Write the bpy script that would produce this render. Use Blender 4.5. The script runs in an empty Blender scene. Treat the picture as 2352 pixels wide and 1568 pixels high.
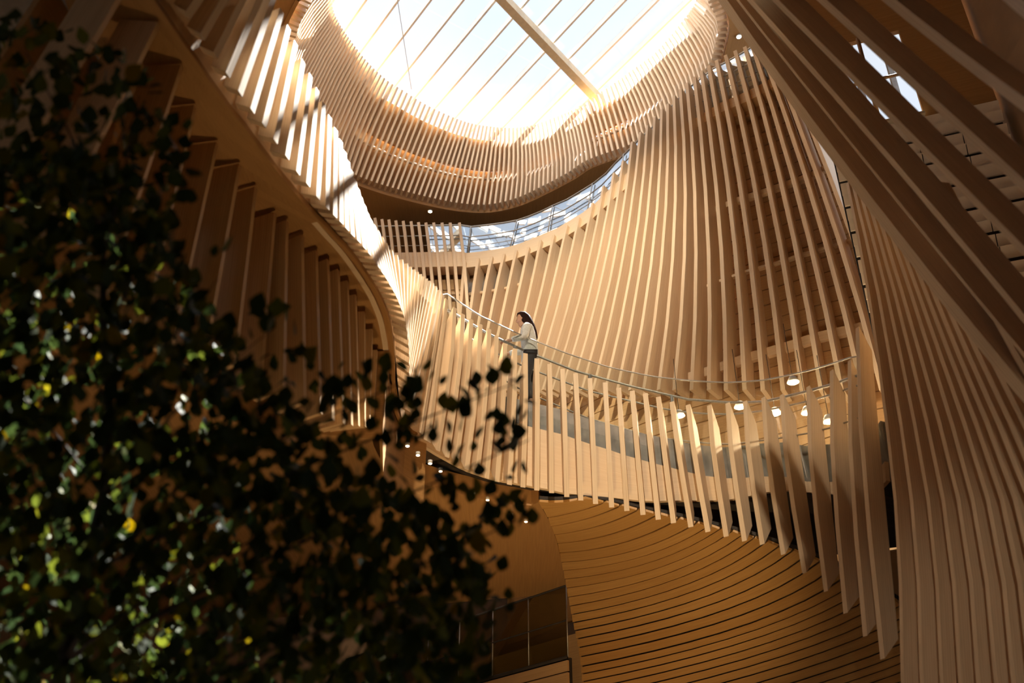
import bpy, bmesh, math, random
import numpy as np
from mathutils import Vector, Matrix

random.seed(7)
np.random.seed(7)
R = math.radians
scene = bpy.context.scene
COL = scene.collection

# ------------------------------------------------------------------ camera
CAM = Vector((0.0, 0.0, 1.6))
PITCH = R(32.0)
FPX = 2352 * 35.0 / 36.0
CX, CY = 1176.0, 784.0
cd = bpy.data.cameras.new('camera')
cam = bpy.data.objects.new('camera', cd)
COL.objects.link(cam)
cam.location = CAM
cam.rotation_euler = (R(90) + PITCH, 0, 0)
cd.lens = 35.0
cd.sensor_width = 36.0
cd.clip_end = 400
cd.dof.use_dof = True
cd.dof.focus_distance = 18.0
cd.dof.aperture_fstop = 1.05
scene.camera = cam

# ------------------------------------------------------------------ view + world
scene.view_settings.view_transform = 'Standard'
scene.view_settings.look = 'None'
scene.view_settings.gamma = 1.0
scene.view_settings.use_curve_mapping = False
scene.view_settings.exposure = 0.15
try:
    scene.cycles.max_bounces = 10
    scene.cycles.diffuse_bounces = 6
    scene.cycles.glossy_bounces = 4
    scene.cycles.transparent_max_bounces = 24
    scene.cycles.transmission_bounces = 4
    scene.cycles.sample_clamp_indirect = 6.0
    scene.cycles.caustics_reflective = False
    scene.cycles.caustics_refractive = False
    scene.cycles.use_denoising = True
except Exception:
    pass

SKY_STRENGTH = 1.2
SUN_STRENGTH = 40.0
SUN_DIR = Vector((0.30, 0.50, 1.0)).normalized()      # towards the sun

w = bpy.data.worlds.new('sky')
scene.world = w
w.use_nodes = True
nt = w.node_tree
bg = nt.nodes['Background']
tc = nt.nodes.new('ShaderNodeTexCoord')
nz = nt.nodes.new('ShaderNodeTexNoise')
nz.inputs['Scale'].default_value = 2.2
nz.inputs['Detail'].default_value = 5
cr = nt.nodes.new('ShaderNodeValToRGB')
cr.color_ramp.elements[0].position = 0.36
cr.color_ramp.elements[0].color = (0.60, 0.72, 0.88, 1)
cr.color_ramp.elements[1].position = 0.62
cr.color_ramp.elements[1].color = (0.80, 0.86, 0.93, 1)
nt.links.new(tc.outputs['Generated'], nz.inputs['Vector'])
nt.links.new(nz.outputs['Fac'], cr.inputs['Fac'])
nt.links.new(cr.outputs['Color'], bg.inputs['Color'])
bg.inputs['Strength'].default_value = SKY_STRENGTH

sd = bpy.data.lights.new('sun', 'SUN')
sd.energy = SUN_STRENGTH
sd.angle = R(0.35)
sd.color = (1.0, 0.95, 0.87)
so = bpy.data.objects.new('sun', sd)
COL.objects.link(so)
so.rotation_euler = SUN_DIR.to_track_quat('Z', 'Y').to_euler()
so.location = (10, 14, 40)

pd = bpy.data.lights.new('skylight_portal', 'AREA')
pd.shape = 'RECTANGLE'
pd.size, pd.size_y = 12.4, 13.0
pd.cycles.is_portal = True
po = bpy.data.objects.new('skylight_portal', pd)
COL.objects.link(po)
po.location = (0, 19.0, 24.3)

pd2 = bpy.data.lights.new('added_opening_portal', 'AREA')  # guides sky light through the glazing added in the left wall
pd2.shape = 'RECTANGLE'
pd2.size, pd2.size_y = 5.0, 8.0
pd2.cycles.is_portal = True
po2 = bpy.data.objects.new('added_opening_portal', pd2)
COL.objects.link(po2)
po2.location = (-14.9, -4.0, 5.0)
po2.rotation_euler = (0, R(-90), 0)

# ------------------------------------------------------------------ pixel helpers
def ray(px, py):
    u = (px - CX) / FPX
    v = (CY - py) / FPX
    c, s = math.cos(PITCH), math.sin(PITCH)
    return Vector((u, c - v * s, s + v * c))
def atT(px, py, t): return CAM + ray(px, py) * t
def atZ(px, py, z):
    r = ray(px, py); return CAM + r * ((z - CAM.z) / r.z)
def atY(px, py, y):
    r = ray(px, py); return CAM + r * ((y - CAM.y) / r.y)
def atPlane(px, py, p0, n):
    r = ray(px, py); return CAM + r * ((p0 - CAM).dot(n) / r.dot(n))
K = 0.8625                                   # scale of the near storey
def zs(z): return 1.6 + (z - 1.6) * K

def interp(xs, ys, x):
    return float(np.interp(x, xs, ys))
def catmull(P, q):
    """P: list of vectors, q: float index"""
    n = len(P)
    i = max(0, min(n - 2, int(math.floor(q))))
    f = q - i
    p1, p2 = P[i], P[i + 1]
    p0 = P[i - 1] if i > 0 else p1 * 2 - p2
    p3 = P[i + 2] if i + 2 < n else p2 * 2 - p1
    return 0.5 * ((2 * p1) + (p2 - p0) * f + (2 * p0 - 5 * p1 + 4 * p2 - p3) * f * f + (3 * p1 - p0 - 3 * p2 + p3) * f ** 3)
def resample(P, n=None, spacing=None):
    fine = [catmull(P, k / 12.0) for k in range((len(P) - 1) * 12 + 1)]
    L = [0.0]
    for a, b in zip(fine, fine[1:]): L.append(L[-1] + (b - a).length)
    if n is None: n = max(2, int(round(L[-1] / spacing)) + 1)
    out = []
    for k in range(n):
        d = L[-1] * k / (n - 1)
        out.append(Vector([interp(L, [p[c] for p in fine], d) for c in range(len(fine[0]))]))
    return out

# ------------------------------------------------------------------ materials
def newmat(name):
    m = bpy.data.materials.new(name)
    m.use_nodes = True
    return m, m.node_tree, m.node_tree.nodes['Principled BSDF']

def wood(name, c1, c2, rough=0.5, lines=0.25, spec=0.35, bump=0.12):
    m, t, b = newmat(name)
    uv = t.nodes.new('ShaderNodeUVMap')
    oi = t.nodes.new('ShaderNodeObjectInfo')
    mp = t.nodes.new('ShaderNodeMapping')
    mp.inputs['Scale'].default_value = (38, 1.1, 1)
    add = t.nodes.new('ShaderNodeVectorMath'); add.operation = 'ADD'
    mul = t.nodes.new('ShaderNodeVectorMath'); mul.operation = 'SCALE'
    comb = t.nodes.new('ShaderNodeCombineXYZ')
    t.links.new(oi.outputs['Random'], comb.inputs[0]); t.links.new(oi.outputs['Random'], comb.inputs[1])
    t.links.new(comb.outputs[0], mul.inputs[0]); mul.inputs['Scale'].default_value = 37.0
    t.links.new(uv.outputs[0], add.inputs[0]); t.links.new(mul.outputs[0], add.inputs[1])
    t.links.new(add.outputs[0], mp.inputs['Vector'])
    n1 = t.nodes.new('ShaderNodeTexNoise')
    n1.inputs['Scale'].default_value = 1.0; n1.inputs['Detail'].default_value = 6; n1.inputs['Distortion'].default_value = 0.6
    t.links.new(mp.outputs[0], n1.inputs['Vector'])
    wv = t.nodes.new('ShaderNodeTexWave')            # glue lines of the laminated edge
    wv.wave_type = 'BANDS'; wv.bands_direction = 'X'
    wv.inputs['Scale'].default_value = 12.0; wv.inputs['Distortion'].default_value = 0.4
    t.links.new(add.outputs[0], wv.inputs['Vector'])
    mr = t.nodes.new('ShaderNodeMath'); mr.operation = 'MULTIPLY_ADD'
    t.links.new(wv.outputs['Fac'], mr.inputs[0]); mr.inputs[1].default_value = lines
    t.links.new(n1.outputs['Fac'], mr.inputs[2])
    ra = t.nodes.new('ShaderNodeMath'); ra.operation = 'MULTIPLY_ADD'
    t.links.new(oi.outputs['Random'], ra.inputs[0]); ra.inputs[1].default_value = 0.22
    t.links.new(mr.outputs[0], ra.inputs[2])
    rp = t.nodes.new('ShaderNodeValToRGB')
    rp.color_ramp.elements[0].position = 0.30; rp.color_ramp.elements[0].color = (*c2, 1)
    rp.color_ramp.elements[1].position = 0.92; rp.color_ramp.elements[1].color = (*c1, 1)
    t.links.new(ra.outputs[0], rp.inputs['Fac'])
    t.links.new(rp.outputs['Color'], b.inputs['Base Color'])
    b.inputs['Roughness'].default_value = rough
    b.inputs['Specular IOR Level'].default_value = spec
    if bump:
        bp = t.nodes.new('ShaderNodeBump'); bp.inputs['Strength'].default_value = bump; bp.inputs['Distance'].default_value = 0.01
        t.links.new(n1.outputs['Fac'], bp.inputs['Height']); t.links.new(bp.outputs[0], b.inputs['Normal'])
    return m

M = {}
M['ash'] = wood('pale_ash_wood', (0.78, 0.61, 0.425), (0.63, 0.46, 0.29))
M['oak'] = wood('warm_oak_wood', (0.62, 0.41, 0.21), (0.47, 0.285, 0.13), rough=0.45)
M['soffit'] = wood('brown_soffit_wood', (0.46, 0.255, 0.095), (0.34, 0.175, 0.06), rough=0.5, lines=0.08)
M['fascia'] = wood('cream_fascia_wood', (0.82, 0.65, 0.45), (0.72, 0.54, 0.35), rough=0.5, lines=0.08)
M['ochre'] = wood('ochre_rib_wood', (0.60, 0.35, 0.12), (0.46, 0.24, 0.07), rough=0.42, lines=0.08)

def plain(name, col, rough=0.5, metal=0.0, noise=0.0, scale=6.0, spec=0.4):
    m, t, b = newmat(name)
    if noise:
        tcx = t.nodes.new('ShaderNodeTexCoord'); n = t.nodes.new('ShaderNodeTexNoise')
        n.inputs['Scale'].default_value = scale; n.inputs['Detail'].default_value = 5
        r_ = t.nodes.new('ShaderNodeValToRGB')
        r_.color_ramp.elements[0].position = 0.3; r_.color_ramp.elements[1].position = 0.7
        r_.color_ramp.elements[0].color = (*[c * (1 - noise) for c in col], 1)
        r_.color_ramp.elements[1].color = (*[min(1, c * (1 + noise)) for c in col], 1)
        t.links.new(tcx.outputs['Object'], n.inputs['Vector']); t.links.new(n.outputs['Fac'], r_.inputs['Fac'])
        t.links.new(r_.outputs['Color'], b.inputs['Base Color'])
    else:
        b.inputs['Base Color'].default_value = (*col, 1)
    b.inputs['Roughness'].default_value = rough
    b.inputs['Metallic'].default_value = metal
    b.inputs['Specular IOR Level'].default_value = spec
    return m
M['steel'] = plain('brushed_steel', (0.45, 0.43, 0.40), 0.5, 1.0, 0.12, 30)
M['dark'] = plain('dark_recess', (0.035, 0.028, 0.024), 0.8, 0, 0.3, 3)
M['stone'] = plain('grey_stone', (0.26, 0.25, 0.24), 0.45, 0, 0.3, 4)
M['white_paint'] = plain('white_paint', (0.80, 0.79, 0.76), 0.5, 0, 0.05, 3)
M['cream_steel'] = plain('cream_painted_steel', (0.62, 0.53, 0.39), 0.45, 0, 0.08, 8)
M['floor'] = plain('brown_stone_floor', (0.20, 0.15, 0.11), 0.35, 0, 0.25, 2)
M['plaster'] = plain('dark_brown_plaster', (0.20, 0.115, 0.055), 0.75, 0, 0.15, 1.5)
M['panel'] = plain('pale_louvre_panel', (0.78, 0.66, 0.52), 0.55, 0, 0.08, 3)

def glass(name, refl, tint=(1, 1, 1), rough=0.02):
    m = bpy.data.materials.new(name); m.use_nodes = True
    t = m.node_tree; t.nodes.clear()
    out = t.nodes.new('ShaderNodeOutputMaterial'); mix = t.nodes.new('ShaderNodeMixShader')
    tr = t.nodes.new('ShaderNodeBsdfTransparent'); gl = t.nodes.new('ShaderNodeBsdfGlossy')
    fr = t.nodes.new('ShaderNodeMath'); fr.operation = 'POWER'; fr.inputs[1].default_value = 4.0
    lw = t.nodes.new('ShaderNodeLayerWeight'); lw.inputs['Blend'].default_value = 0.5
    t.links.new(lw.outputs['Facing'], fr.inputs[0])
    ad = t.nodes.new('ShaderNodeMath'); ad.operation = 'ADD'; ad.use_clamp = True
    nn = t.nodes.new('ShaderNodeTexNoise'); nn.inputs['Scale'].default_value = 0.8
    bp = t.nodes.new('ShaderNodeBump'); bp.inputs['Strength'].default_value = 0.03
    t.links.new(nn.outputs['Fac'], bp.inputs['Height']); t.links.new(bp.outputs[0], gl.inputs['Normal'])
    t.links.new(fr.outputs[0], ad.inputs[0]); ad.inputs[1].default_value = refl
    tr.inputs['Color'].default_value = (*tint, 1)
    gl.inputs['Color'].default_value = (0.95, 0.97, 1, 1); gl.inputs['Roughness'].default_value = rough
    t.links.new(ad.outputs[0], mix.inputs[0]); t.links.new(tr.outputs[0], mix.inputs[1]); t.links.new(gl.outputs[0], mix.inputs[2])
    t.links.new(mix.outputs[0], out.inputs['Surface'])
    return m
M['glass'] = glass('balustrade_glass', 0.06, (0.96, 0.98, 0.97))
M['mirror_glass'] = glass('reflective_gallery_glass', 0.42, (0.8, 0.84, 0.86))
M['roof_glass'] = glass('roof_glass', 0.01, (0.97, 0.98, 1.0))
M['tint_glass'] = glass('olive_tinted_glass', 0.25, (0.42, 0.40, 0.25))

def emit(name, col, s):
    m, t, b = newmat(name)
    b.inputs['Base Color'].default_value = (*col, 1)
    b.inputs['Emission Color'].default_value = (*col, 1)
    b.inputs['Emission Strength'].default_value = s
    return m
M['lamp'] = emit('lit_lamp_lens', (1.0, 0.78, 0.48), 14.0)

# ------------------------------------------------------------------ object helpers
WL = {}
def world(o): return WL.get(o.name, Vector((0, 0, 0))) if o else Vector((0, 0, 0))
def tag(o, label=None, cat=None, group=None, kind=None):
    if label: o['label'] = label
    if cat: o['category'] = cat
    if group: o['group'] = group
    if kind: o['kind'] = kind
    return o
def empty(name, loc, label=None, cat=None, group=None, kind=None):
    o = bpy.data.objects.new(name, None); COL.objects.link(o)
    o.location = loc; WL[o.name] = Vector(loc); o.empty_display_size = 0.3
    return tag(o, label, cat, group, kind)
def mesh_obj(name, verts, faces, mat, parent=None, uvs=None, smooth=False, kind=None):
    vs = [Vector(v) for v in verts]
    c = sum(vs, Vector((0, 0, 0))) / len(vs)
    me = bpy.data.meshes.new(name)
    me.from_pydata([v - c for v in vs], [], faces)
    if uvs is not None:
        l = me.uv_layers.new(name='UVMap')
        k = 0
        for f in uvs:
            for q in f:
                l.data[k].uv = q; k += 1
    if smooth:
        me.polygons.foreach_set('use_smooth', [True] * len(me.polygons))
    me.materials.append(M[mat] if isinstance(mat, str) else mat)
    me.update()
    o = bpy.data.objects.new(name, me); COL.objects.link(o)
    if parent: o.parent = parent
    o.location = c - world(parent)
    WL[o.name] = c
    if kind: o['kind'] = kind
    return o

def board(name, pts, backs, th, dp, mat, parent, cut_lo=0.0, cut_hi=0.0, tw=None):
    """a bent board: pts run along the middle of its front edge, backs point from the front edge to the back"""
    V, F, U = [], [], []
    n = len(pts)
    L = 0.0; Ls = []
    for i, p in enumerate(pts):
        if i: L += (p - pts[i - 1]).length
        Ls.append(L)
        d = (pts[min(i + 1, n - 1)] - pts[max(i - 1, 0)]).normalized()
        b = backs[i] if isinstance(backs, list) else backs
        b = (b - d * b.dot(d)).normalized()
        s = d.cross(b).normalized()
        dpi = dp[i] if isinstance(dp, list) else dp
        sh = d * cut_lo if i == 0 else (-d * cut_hi if i == n - 1 else Vector((0, 0, 0)))
        V += [p - s * th / 2, p + s * th / 2, p + s * th / 2 + b * dpi + sh, p - s * th / 2 + b * dpi + sh]
    wd = [th, dp if not isinstance(dp, list) else dp[0]] * 2
    off = [0, 1.7, 3.1, 5.3]
    for i in range(n - 1):
        for k in range(4):
            a, b_ = i * 4 + k, i * 4 + (k + 1) % 4
            F.append((a, b_, b_ + 4, a + 4))
            U.append([(off[k], Ls[i]), (off[k] + wd[k], Ls[i]), (off[k] + wd[k], Ls[i + 1]), (off[k], Ls[i + 1])])
    F.append((3, 2, 1, 0)); U.append([(0, 0), (th, 0), (th, 0.1), (0, 0.1)])
    e = (n - 1) * 4
    F.append((e, e + 1, e + 2, e + 3)); U.append([(0, 0), (th, 0), (th, 0.1), (0, 0.1)])
    return mesh_obj(name, V, F, mat, parent, U)

def sheet(name, rows, mat, parent=None, thick=0.0, tdir=None, smooth=True, kind=None):
    """a surface through rows of points (all rows of equal length), optionally with thickness along tdir (vector or per-point list)"""
    nr, nc = len(rows), len(rows[0])
    V = [p.copy() for r in rows for p in r]
    F, U = [], []
    cu = [0.0]
    for j in range(1, nc): cu.append(cu[-1] + (rows[0][j] - rows[0][j - 1]).length)
    cv = [0.0]
    for i in range(1, nr): cv.append(cv[-1] + (rows[i][0] - rows[i - 1][0]).length)
    def q(a, b, c, d, uv): F.append((a, b, c, d)); U.append(uv)
    for i in range(nr - 1):
        for j in range(nc - 1):
            q(i * nc + j, i * nc + j + 1, (i + 1) * nc + j + 1, (i + 1) * nc + j,
              [(cv[i], cu[j]), (cv[i], cu[j + 1]), (cv[i + 1], cu[j + 1]), (cv[i + 1], cu[j])])
    if thick:
        N = nr * nc
        for k, p in enumerate(list(V)):
            td = tdir[k // nc][k % nc] if isinstance(tdir, list) else tdir
            V.append(p + td * thick)
        for i in range(nr - 1):
            for j in range(nc - 1):
                q(N + (i + 1) * nc + j, N + (i + 1) * nc + j + 1, N + i * nc + j + 1, N + i * nc + j,
                  [(cv[i + 1], cu[j]), (cv[i + 1], cu[j + 1]), (cv[i], cu[j + 1]), (cv[i], cu[j])])
        for j in range(nc - 1):
            for (i, fl) in ((0, 0), (nr - 1, 1)):
                a, b = i * nc + j, i * nc + j + 1
                f = (a, a + N, b + N, b) if not fl else (b, b + N, a + N, a)
                q(*f, [(0, cu[j]), (thick, cu[j]), (thick, cu[j + 1]), (0, cu[j + 1])])
        for i in range(nr - 1):
            for (j, fl) in ((0, 1), (nc - 1, 0)):
                a, b = i * nc + j, (i + 1) * nc + j
                f = (a, a + N, b + N, b) if not fl else (b, b + N, a + N, a)
                q(*f, [(cv[i], 0), (cv[i], thick), (cv[i + 1], thick), (cv[i + 1], 0)])
    return mesh_obj(name, V, F, mat, parent, U, smooth and not thick, kind)

def tube(name, pts, rad, mat, parent=None, sides=8, kind=None):
    V, F, U = [], [], []
    n = len(pts)
    ref = Vector((0, 0, 1))
    for i, p in enumerate(pts):
        d = (pts[min(i + 1, n - 1)] - pts[max(i - 1, 0)]).normalized()
        a = d.cross(ref)
        if a.length < 0.1: a = d.cross(Vector((0, 1, 0)))
        a.normalize(); b = d.cross(a)
        r_ = rad[i] if isinstance(rad, (list, tuple)) else rad
        for k in range(sides):
            g = 2 * math.pi * k / sides
            V.append(p + (a * math.cos(g) + b * math.sin(g)) * r_)
    for i in range(n - 1):
        for k in range(sides):
            a, b = i * sides + k, i * sides + (k + 1) % sides
            F.append((a, b, b + sides, a + sides)); U.append([(0, i), (.1, i), (.1, i + 1), (0, i + 1)])
    F.append(tuple(range(sides - 1, -1, -1))); U.append([(0, 0)] * sides)
    F.append(tuple(range((n - 1) * sides, n * sides))); U.append([(0, 0)] * sides)
    return mesh_obj(name, V, F, mat, parent, U, True, kind)

def box(name, c, size, mat, parent=None, rz=0.0, kind=None):
    sx, sy, sz = [s / 2 for s in size]
    mt = Matrix.Rotation(rz, 3, 'Z')
    V = [Vector(c) + mt @ Vector((x * sx, y * sy, z * sz)) for z in (-1, 1) for x, y in ((-1, -1), (1, -1), (1, 1), (-1, 1))]
    F = [(3, 2, 1, 0), (4, 5, 6, 7), (0, 1, 5, 4), (1, 2, 6, 5), (2, 3, 7, 6), (3, 0, 4, 7)]
    U = [[(0, 0), (size[0], 0), (size[0], size[1]), (0, size[1])] for _ in F]
    return mesh_obj(name, V, F, mat, parent, U, False, kind)

def plan_back(P, sgn=1):
    """unit horizontal normals, left of the walking direction (times sgn)"""
    out = []
    for i in range(len(P)):
        a, b = P[max(i - 2, 0)], P[min(i + 2, len(P) - 1)]
        d = Vector((b.x - a.x, b.y - a.y, 0)).normalized()
        out.append(Vector((-d.y, d.x, 0)) * sgn)
    return out

# ================================================================== SETTING: shell
FL = box('floor', (0, 12, -0.15), (34, 46, 0.3), 'floor'); tag(FL, 'brown stone ground floor of the atrium', None, None, 'structure')
for nm, c, s in (
                 ('wall_front', (0, -9.2, 12), (30, 0.4, 24)), ('wall_back', (0, 31.2, 12), (30, 0.4, 24))):
    tag(box(nm, c, s, 'plaster'), None, None, None, 'structure')

# unseen glazed opening added to the left wall to let in fill daylight
WLF = empty('wall_left', (-15.2, 12, 0), 'plastered side wall with a wide glazed opening added to let in daylight', None, None, 'structure')
GY0, GY1, GZ0, GZ1 = -8.0, 0.0, 2.5, 7.5
for c, s_ in (((-15.2, 12, GZ0 / 2), (0.4, 46, GZ0)), ((-15.2, 12, (GZ1 + 24) / 2), (0.4, 46, 24 - GZ1)),
              ((-15.2, (35 + GY1) / 2, (GZ0 + GZ1) / 2), (0.4, 35 - GY1, GZ1 - GZ0)), ((-15.2, (-11 + GY0) / 2, (GZ0 + GZ1) / 2), (0.4, GY0 + 11, GZ1 - GZ0))):
    box('wall_panel', c, s_, 'plaster', WLF)
for k in range(5):
    y0 = GY0 + (GY1 - GY0) * k / 5; y1 = GY0 + (GY1 - GY0) * (k + 1) / 5
    sheet('pane', [[Vector((-15.2, y0 + .05, GZ1)), Vector((-15.2, y1 - .05, GZ1))], [Vector((-15.2, y0 + .05, GZ0)), Vector((-15.2, y1 - .05, GZ0))]], 'roof_glass', WLF)
    box('mullion', (-15.2, y0, (GZ0 + GZ1) / 2), (0.25, 0.12, GZ1 - GZ0), 'cream_steel', WLF)

# right wall, glazed high up towards the back
WRF = empty('wall_right', (8.5, 12, 0), 'plastered right wall with high glazing behind the louvred wall', None, None, 'structure')
HY0, HY1, HZ0, HZ1 = 12.6, 22.0, 14.5, 21.6
for c, s_ in (((8.5, 12, HZ0 / 2), (0.3, 46, HZ0)), ((8.5, 12, (HZ1 + 24) / 2), (0.3, 46, 24 - HZ1)),
              ((8.5, (35 + HY1) / 2, (HZ0 + HZ1) / 2), (0.3, 35 - HY1, HZ1 - HZ0)), ((8.5, (-11 + HY0) / 2, (HZ0 + HZ1) / 2), (0.3, HY0 + 11, HZ1 - HZ0))):
    box('wall_panel', c, s_, 'plaster', WRF)
for k in range(6):
    y0 = HY0 + (HY1 - HY0) * k / 6; y1 = HY0 + (HY1 - HY0) * (k + 1) / 6
    sheet('pane', [[Vector((8.5, y0 + .04, HZ1)), Vector((8.5, y1 - .04, HZ1))], [Vector((8.5, y0 + .04, HZ0)), Vector((8.5, y1 - .04, HZ0))]], 'roof_glass', WRF)
    box('mullion', (8.5, y0, (HZ0 + HZ1) / 2), (0.12, 0.07, HZ1 - HZ0), 'stone', WRF)

# ------------------------------------------------------------------ upper ring
ZR, ZT = 22.0, 25.3
ring_px = [((724, 0), (742, -110)), ((705, 35), (745, -80)), ((686, 77), (752, -40)), ((681, 133), (760, -5)), ((690, 200), (772, 40)),
           ((720, 280), (805, 92)), ((760, 345), (845, 143)), ((807, 391), (890, 185)), ((843, 409), (925, 207)),
           ((904, 429), (978, 240)), ((980, 449), (1045, 271)), ((1044, 462), (1090, 285)), ((1095, 467), (1125, 290)),
           ((1134, 465), (1150, 293)), ((1185, 452), (1190, 293)), ((1236, 429), (1228, 286)), ((1300, 395), (1285, 265)),
           ((1343, 367), (1320, 250)), ((1404, 344), (1370, 217)), ((1445, 329), (1405, 195)), ((1500, 290), (1450, 162)),
           ((1560, 230), (1510, 116)), ((1623, 148), (1570, 45)), ((1636, 110), (1585, 25)), ((1644, 69), (1597, 5)),
           ((1639, 38), (1605, -30)), ((1621, 0), (1610, -70))]
rb = [atZ(*a, ZR) for a, b in ring_px]
rt = [atZ(*b, ZT) for a, b in ring_px]
# close the ring above and behind the viewer with an arc
def close_arc(Pf, Pl, z, ynear, n=9):
    out = []
    cx = (Pf.x + Pl.x) / 2; yc = (Pf.y + Pl.y) / 2
    for k in range(1, n + 1):
        a = math.pi * k / (n + 1)
        hw = (Pl.x - Pf.x) / 2
        out.append(Vector((cx + hw * math.cos(a), yc - (yc - ynear) * math.sin(a), z)))
    return out                                     # runs from last to first
rb2 = rb + close_arc(rb[0], rb[-1], ZR, 12.2)
rt2 = rt + close_arc(rt[0], rt[-1], ZT, 13.0)
def paired(A, B, spacing=None, n=None):
    PA = [np.array(a.to_tuple() + b.to_tuple()) for a, b in zip(A, B)]
    m = len(PA)
    def cm(q):
        i = max(0, min(m - 2, int(q))); f = q - i
        p1, p2 = PA[i], PA[i + 1]
        p0 = PA[i - 1] if i > 0 else 2 * p1 - p2
        p3 = PA[i + 2] if i + 2 < m else 2 * p2 - p1
        return 0.5 * (2 * p1 + (p2 - p0) * f + (2 * p0 - 5 * p1 + 4 * p2 - p3) * f * f + (3 * p1 - p0 - 3 * p2 + p3) * f ** 3)
    fine = [cm(k / 10) for k in range((m - 1) * 10 + 1)]
    L = [0.0]
    for a, b in zip(fine, fine[1:]): L.append(L[-1] + float(np.linalg.norm(a[:3] - b[:3])))
    if n is None: n = int(round(L[-1] / spacing)) + 1
    fa = np.array(fine); Ln = np.array(L)
    o1, o2 = [], []
    for k in range(n):
        d = L[-1] * k / (n - 1)
        v = [float(np.interp(d, Ln, fa[:, c])) for c in range(6)]
        o1.append(Vector(v[:3])); o2.append(Vector(v[3:]))
    return o1, o2
RING = empty('ring_parapet', (0, 19, ZR), 'round slatted timber parapet ring hanging below the glass roof', 'parapet')
sb, st = paired(rb2 + [rb2[0]], rt2 + [rt2[0]], spacing=0.172)
ringc = sum(sb, Vector((0, 0, 0))) / len(sb)
nb = plan_back(sb, 1)
for i in range(len(nb)):
    if nb[i].dot(sb[i] - ringc) < 0: nb[i] = -nb[i]
for i in range(len(sb) - 1):
    a, b, nn = sb[i], st[i], nb[i]
    p = [a + nn * 0.05, a.lerp(b, 0.28) + nn * 0.14, a.lerp(b, 0.62) + nn * 0.12, b]
    board('slat', p, nn, 0.062, 0.26, 'ash', RING, 0.0, 0.05)
def lerp_rows(A, B, N, f, off, dz=0):
    return [a.lerp(b, f) + n * off + Vector((0, 0, dz)) for a, b, n in zip(A, B, N)]
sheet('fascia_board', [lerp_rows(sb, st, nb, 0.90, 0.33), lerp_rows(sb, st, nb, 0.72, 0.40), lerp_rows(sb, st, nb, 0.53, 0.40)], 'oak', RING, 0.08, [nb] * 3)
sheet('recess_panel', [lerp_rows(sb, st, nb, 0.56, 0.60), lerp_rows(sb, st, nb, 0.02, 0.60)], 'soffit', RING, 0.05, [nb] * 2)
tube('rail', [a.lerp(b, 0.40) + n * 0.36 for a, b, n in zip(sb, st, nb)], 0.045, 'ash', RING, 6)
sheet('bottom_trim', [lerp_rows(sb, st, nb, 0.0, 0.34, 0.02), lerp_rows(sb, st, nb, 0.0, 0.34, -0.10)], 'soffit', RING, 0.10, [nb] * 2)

# ceiling slab with the round opening
def plate_with_hole(name, hole, z0, z1, ext, mat, kind='structure'):
    bm = bmesh.new()
    x0, x1, y0, y1 = ext
    cx, cy = ringc.x, ringc.y
    n = len(hole)
    outer = []
    for p in hole:
        d = Vector((p.x - cx, p.y - cy, 0)).normalized()
        ts = []
        if abs(d.x) > 1e-6: ts.append(((x1 if d.x > 0 else x0) - cx) / d.x)
        if abs(d.y) > 1e-6: ts.append(((y1 if d.y > 0 else y0) - cy) / d.y)
        outer.append(Vector((cx, cy, 0)) + d * min(t for t in ts if t > 0))
    V, F, U = [], [], []
    for z in (z0, z1):
        V += [Vector((p.x, p.y, z)) for p in hole] + [Vector((p.x, p.y, z)) for p in outer]
    def q(a, b, c, d):
        F.append((a, b, c, d)); U.append([(V[k].x, V[k].y) for k in (a, b, c, d)])
    for i in range(n):
        j = (i + 1) % n
        q(i, j, n + j, n + i)
        q(2 * n + i, 3 * n + i, 3 * n + j, 2 * n + j)
        q(i, 2 * n + i, 2 * n + j, j)
    o = mesh_obj(name, V, F, mat, None, U)
    o['kind'] = kind
    return o
hole = [p + n * 0.42 for p, n in zip(sb[:-1], nb[:-1])]
hole = hole[::3]
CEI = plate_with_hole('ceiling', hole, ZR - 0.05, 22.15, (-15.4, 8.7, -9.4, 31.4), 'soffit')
CEI['label'] = 'brown timber ceiling around the round opening'

# ------------------------------------------------------------------ glass roof
ROOF = empty('window_1', (0, 19, 26.0), 'round glass roof with slanting fins and one cream beam', None, None, 'structure')
fd = Vector((0.57, -0.82, 0)).normalized(); fn = Vector((0.82, 0.57, 0)).normalized()
ZG = 26.1
RC = Vector((0, 18.8, ZG))
base = RC.dot(fn)
f5 = 10.97
RG = 8.4
offs = [f5 + 0.80 * k for k in range(-12, 24)]
lines = []
for o_ in offs:
    h = o_ - (RC - Vector((0, 0, ZG))).dot(fn)
    if abs(h) >= RG: continue
    hl = math.sqrt(RG * RG - h * h)
    lines.append((RC + fn * h, hl))
for c, hl in lines:
    a, b = c - fd * hl, c + fd * hl
    board('fin', [a, b], Vector((0, 0, 1)), 0.06, 0.24, 'white_paint', ROOF)
for (c0, h0), (c1, h1) in zip(lines, lines[1:]):
    hm = min(h0, h1) + 0.15
    ss = [-1.0, -0.33, 0.33, 1.0]
    for q in range(3):
        r0 = [c0 + fn * 0.03 + fd * hm * (ss[q] + 0.004) + Vector((0, 0, 0.20)), c0 + fn * 0.03 + fd * hm * (ss[q + 1] - 0.004) + Vector((0, 0, 0.20))]
        r1 = [c1 - fn * 0.03 + fd * hm * (ss[q] + 0.004) + Vector((0, 0, 0.20)), c1 - fn * 0.03 + fd * hm * (ss[q + 1] - 0.004) + Vector((0, 0, 0.20))]
        sheet('pane', [r0, r1], 'roof_glass', ROOF)
bA, bB = atZ(1145, -4, 25.75), atZ(1367, 228, 25.75)
bd = (bB - bA).normalized()
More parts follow.
